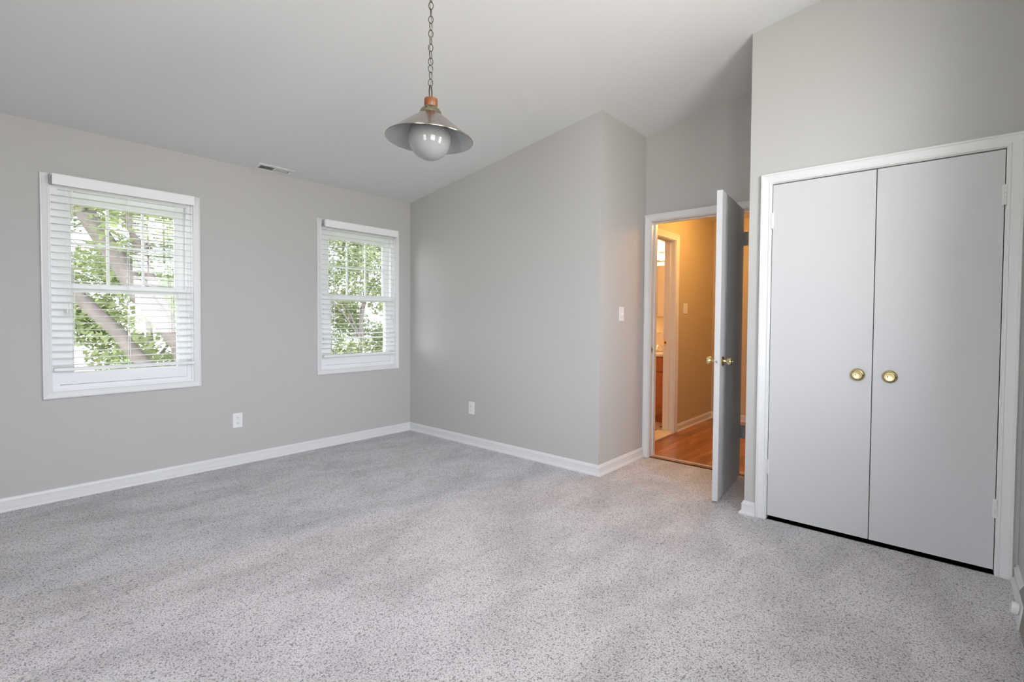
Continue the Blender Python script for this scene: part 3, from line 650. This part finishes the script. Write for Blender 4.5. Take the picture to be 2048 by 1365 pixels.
# ------------------------------------------------------------------ bathroom fittings
vy, vx0, vx1 = 2.165, 1.10, 2.06
van = empty('vanity_cabinet', ((vx0+vx1)/2, vy+0.25, 0), 'reddish cherry vanity cabinet glimpsed through the bathroom doorway', 'vanity')
b = MB(); b.box((vx0, vy, 0.095), (vx1, BYB-0.003, 0.785)); b.build('body', M_cherry, van, bevel=0.002)
b = MB(); b.box((vx0, vy+0.05, 0.0), (vx1, BYB-0.003, 0.095)); b.build('toe_kick', M_cherry, van)
for u0, u1 in ((1.12, 1.58), (1.60, 2.04)):
    b = MB(); b.box((u0, vy-0.018, 0.625), (u1, vy, 0.770)); b.box((u0+0.025, vy-0.022, 0.645), (u1-0.025, vy-0.018, 0.750)); b.build('drawer_front', M_cherry, van, bevel=0.003)
    b = MB(); b.box((u0, vy-0.012, 0.12), (u1, vy, 0.600))
    # arched frame and raised panel
    n = 14; fo = []; cx = (u0+u1)/2; hw = (u1-u0)/2-0.055
    arch = [(cx-hw, 0.18)] + [(cx-hw+2*hw*i/n, 0.500+0.045*math.sin(PI*i/n)) for i in range(n+1)] + [(cx+hw, 0.18)]
    outr = [(u0, 0.12)] + [(u0+(u1-u0)*i/n, 0.600) for i in range(n+1)] + [(u1, 0.12)]
    m = len(arch)
    for i in range(m):
        j2 = (i+1) % m
        b.quad([(outr[i][0], vy-0.020, outr[i][1]), (outr[j2][0], vy-0.020, outr[j2][1]), (arch[j2][0], vy-0.020, arch[j2][1]), (arch[i][0], vy-0.020, arch[i][1])])
        b.quad([(arch[i][0], vy-0.020, arch[i][1]), (arch[j2][0], vy-0.020, arch[j2][1]), (arch[j2][0], vy-0.012, arch[j2][1]), (arch[i][0], vy-0.012, arch[i][1])])
        b.quad([(outr[i][0], vy-0.020, outr[i][1]), (outr[i][0], vy-0.012, outr[i][1]), (outr[j2][0], vy-0.012, outr[j2][1]), (outr[j2][0], vy-0.020, outr[j2][1])])
    inn = [(cx+(x-cx)*0.84, 0.34+(z-0.34)*0.86) for x, z in arch]
    b.quad([(x, vy-0.019, z) for x, z in inn])
    for i in range(m):
        j2 = (i+1) % m; b.quad([(inn[i][0], vy-0.019, inn[i][1]), (inn[j2][0], vy-0.019, inn[j2][1]), (arch[j2][0]*0.97+cx*0.03, vy-0.012, arch[j2][1]), (arch[i][0]*0.97+cx*0.03, vy-0.012, arch[i][1])])
    b.build('cabinet_door', M_cherry, van)
ct = empty('countertop', ((vx0+vx1)/2, vy+0.25, 0.787), 'pale marble vanity countertop over the cherry cabinet', 'countertop')
b = MB(); b.box((vx0-0.01, vy-0.03, 0.787), (vx1+0.01, BYB-0.003, 0.822)); b.build('slab', M_ctop, ct, bevel=0.008)
b = MB(); b.box((vx0-0.01, BYB-0.022, 0.822), (vx1+0.01, BYB-0.003, 0.90)); b.build('backsplash', M_ctop, ct, bevel=0.003)
fx, fy = 1.745, 2.52
fa = empty('faucet', (fx, fy, 0.822), 'small chrome faucet on the vanity countertop', 'faucet')
b = MB(); b.box((fx-0.075, fy-0.025, 0.823), (fx+0.075, fy+0.025, 0.838)); b.build('base', M_chrome, fa, bevel=0.006)
b = MB(); b.tube([(fx, fy, 0.835), (fx, fy-0.01, 0.885), (fx, fy-0.05, 0.905), (fx, fy-0.11, 0.895), (fx, fy-0.125, 0.872)], [0.017, 0.016, 0.014, 0.012, 0.011], 14); b.build('spout', M_chrome, fa, smooth=60)
for s in (-0.055, 0.055):
    b = MB(); b.lathe([(0.0, 0.0), (0.015, 0.0), (0.012, 0.016), (0.022, 0.026), (0.026, 0.042), (0.022, 0.058), (0.012, 0.064), (0.0, 0.065)], Matrix.Translation((fx+s, fy, 0.838)), 10); b.build('handle', M_chrome, fa, smooth=20)
b = MB(); b.lathe([(0.0, 0.0), (0.03, 0.0), (0.052, 0.006), (0.062, 0.016), (0.064, 0.022), (0.056, 0.018), (0.0, 0.010)], Matrix.Translation((1.60, 0, 0)) @ Matrix.Translation((0, BYB-0.06, 1.038)) @ Matrix.Scale(0.85, 4, (0, 1, 0)), 28)
sd = b.build('soap_dish', M_ceramic, smooth=40); tag(sd, 'white ceramic soap dish on the bathroom wall above the faucet', 'soap dish')
b = MB(); b.box((0.98, BYB-0.02, 1.262), (1.83, BYB-0.004, 1.915)); mm = b.build('bathroom_mirror', M_mirror, bevel=0.001); tag(mm, 'plain bathroom mirror below the bulb bar', 'mirror')
lb = empty('vanity_light', (1.42, BYB-0.003, 2.03), 'lit bulb bar above the bathroom mirror', 'wall light')
b = MB(); b.box((1.02, BYB-0.035, 1.972), (1.83, BYB-0.003, 2.085)); b.build('backplate', M_chrome, lb, bevel=0.004)
for i in range(6):
    u = 1.09+i*0.134; c = Vector((u, BYB-0.10, 2.028))
    b = MB(); b.lathe([(0.0, 0.0), (0.022, 0.0), (0.022, 0.022), (0.016, 0.026), (0.0, 0.026)], axis_xf((u, BYB-0.035, 2.028), (0, -1, 0)), 18); sk = b.build('socket', M_ceramic, lb, smooth=40)
    b = MB(); b.lathe([(0.046*math.sin(PI*i2/14), -0.046*math.cos(PI*i2/14)) for i2 in range(15)][0:1] + [(0.046*math.sin(PI*i2/14), -0.046*math.cos(PI*i2/14)) for i2 in range(1, 14)] + [(0.0, 0.046)], Matrix.Translation(c), 24); b.build('bulb', M_bulb, lb, smooth=60)

# ------------------------------------------------------------------ trees outside the windows
b = MB().box((-45, -40, -3.4), (-0.6, 40, -3.05)); tag(b.build('lawn_ground', M_earth), 'green lawn below the windows', 'lawn', kind='stuff')
def leaves(b, clusters, count, size, rnd):
    tot = sum(r**3 for _, r in clusters)
    for c, r in clusters:
        for _ in range(int(count*r**3/tot)):
            while True:
                p = Vector((rnd.uniform(-1, 1), rnd.uniform(-1, 1), rnd.uniform(-1, 1)))
                if p.length < 1: break
            p = Vector(c) + p*r
            a = Vector((rnd.gauss(0, 1), rnd.gauss(0, 1), rnd.gauss(0, 0.6))).normalized(); n = Vector((rnd.gauss(0, 0.6), rnd.gauss(0, 0.6), 1)).normalized()
            s = a.cross(n)
            if s.length < 1e-3: continue
            s.normalize(); l = size*rnd.uniform(0.7, 1.4); w = l*0.30
            b.quad([p-a*l*0.5, p-a*l*0.12+s*w, p+a*l*0.22+s*w*0.85, p+a*l*0.55, p+a*l*0.22-s*w*0.85, p-a*l*0.12-s*w])
def wob(pts, rnd, amt, n=10):
    out = []
    for i in range(n+1):
        t = i/n*(len(pts)-1); k = min(int(t), len(pts)-2); f = t-k
        p = Vector(pts[k]).lerp(Vector(pts[k+1]), f) + Vector((rnd.uniform(-amt, amt), rnd.uniform(-amt, amt), 0)); out.append(p)
    return out
rn = random.Random(11)
tr = empty('leaning_tree', (-4.0, 1.0, -3.0), 'grey barked tree with leaning trunks outside the larger window', 'tree')
A = [(-4.0, 0.98, -3.05), (-4.0, -0.72, 0.10), (-4.0, -1.10, 0.81), (-4.0, -1.83, 2.10), (-4.0, -2.75, 3.7), (-4.1, -3.3, 5.2)]
b = MB(); pts = wob(A, rn, 0.03, 20); b.tube(pts, [0.165-0.085*i/20 for i in range(21)], 12); b.build('trunk', M_bark, tr, smooth=60)
Bq = [(-4.05, 0.95, -3.0), (-4.15, -0.70, -0.52), (-4.1, -1.43, 0.51), (-4.1, -2.14, 1.49), (-4.15, -3.1, 2.8), (-4.2, -3.7, 4.2)]
b = MB(); pts = wob(Bq, rn, 0.03, 20); b.tube(pts, [0.115-0.06*i/20 for i in range(21)], 12); b.build('trunk', M_bark, tr, smooth=60)
b = MB(); pts = wob([(-4.0, -1.18, 1.0), (-4.02, -1.34, 1.55), (-4.05, -1.52, 2.13), (-4.1, -1.75, 3.0), (-4.1, -1.7, 4.6)], rn, 0.02, 12); b.tube(pts, [0.085-0.045*i/12 for i in range(13)], 10); b.build('branch', M_bark, tr, smooth=60)
b = MB(); cl = [((-4.3+rn.uniform(-0.9, 0.6), rn.uniform(-4.6, -0.4), rn.uniform(2.6, 5.2)), rn.uniform(0.5, 0.9)) for _ in range(14)] + [((-3.6+rn.uniform(-0.3, 0.3), rn.uniform(-2.9, -1.3), rn.uniform(2.25, 2.9)), rn.uniform(0.22, 0.34)) for _ in range(7)] + [((-5.3+rn.uniform(-0.5, 0.4), rn.uniform(-3.0, 0.2), rn.uniform(0.9, 2.6)), rn.uniform(0.25, 0.45)) for _ in range(12)] + [((-6.2+rn.uniform(-0.5, 0.4), rn.uniform(-1.7, 1.3), rn.uniform(-0.2, 2.7)), rn.uniform(0.28, 0.48)) for _ in range(26)]
leaves(b, cl, 16000, 0.095, rn); b.build('foliage', M_leaf1, tr, fix=False)
def tree(x, y, h, r, n, seed, leaf, label):
    rd = random.Random(seed); t = empty('broadleaf_tree', (x, y, -3.0), label, 'tree', 'leafy trees beyond the windows')
    b = MB(); pts = wob([(x, y, -3.05), (x+rd.uniform(-.3, .3), y+rd.uniform(-.3, .3), 0.0), (x+rd.uniform(-.6, .6), y+rd.uniform(-.6, .6), h*0.7)], rd, 0.05, 12); b.tube(pts, [0.11-0.075*i/12 for i in range(13)], 10); b.build('trunk', M_bark, t, smooth=60)
    for _ in range(5):
        s = pts[rd.randint(5, 11)]; e = s + Vector((rd.uniform(-1, 1)*r*0.7, rd.uniform(-1, 1)*r*0.7, rd.uniform(0.3, 1.4)))
        b = MB(); b.tube([s, s.lerp(e, 0.5)+Vector((0, 0, 0.15)), e], [0.035, 0.025, 0.012], 8); b.build('branch', M_bark, t, smooth=60)
    cl = []
    for _ in range(64):
        a = rd.uniform(0, 2*PI); q = r*math.sqrt(rd.random()); zz = rd.uniform(-1.6, h); cl.append(((x+q*math.cos(a), y+q*math.sin(a), zz), rd.uniform(0.30, 0.62)))
    b = MB(); leaves(b, cl, n, 0.10, rd); b.build('foliage', leaf, t, fix=False)
tree(-9.0, -0.4, 4.6, 2.2, 24000, 21, M_leaf1, 'leafy green tree behind the leaning trunks, filling the larger window')
tree(-13.5, 3.1, 5.8, 2.4, 14000, 25, M_leaf2, 'darker leafy tree further back at the right side of the larger window')
tree(-8.0, 4.3, 5.0, 1.9, 18000, 22, M_leaf1, 'leafy pale green tree filling the window beside the far corner')
tree(-13.5, 9.0, 5.8, 2.4, 14000, 23, M_leaf2, 'darker leafy tree further back behind the window beside the far corner')
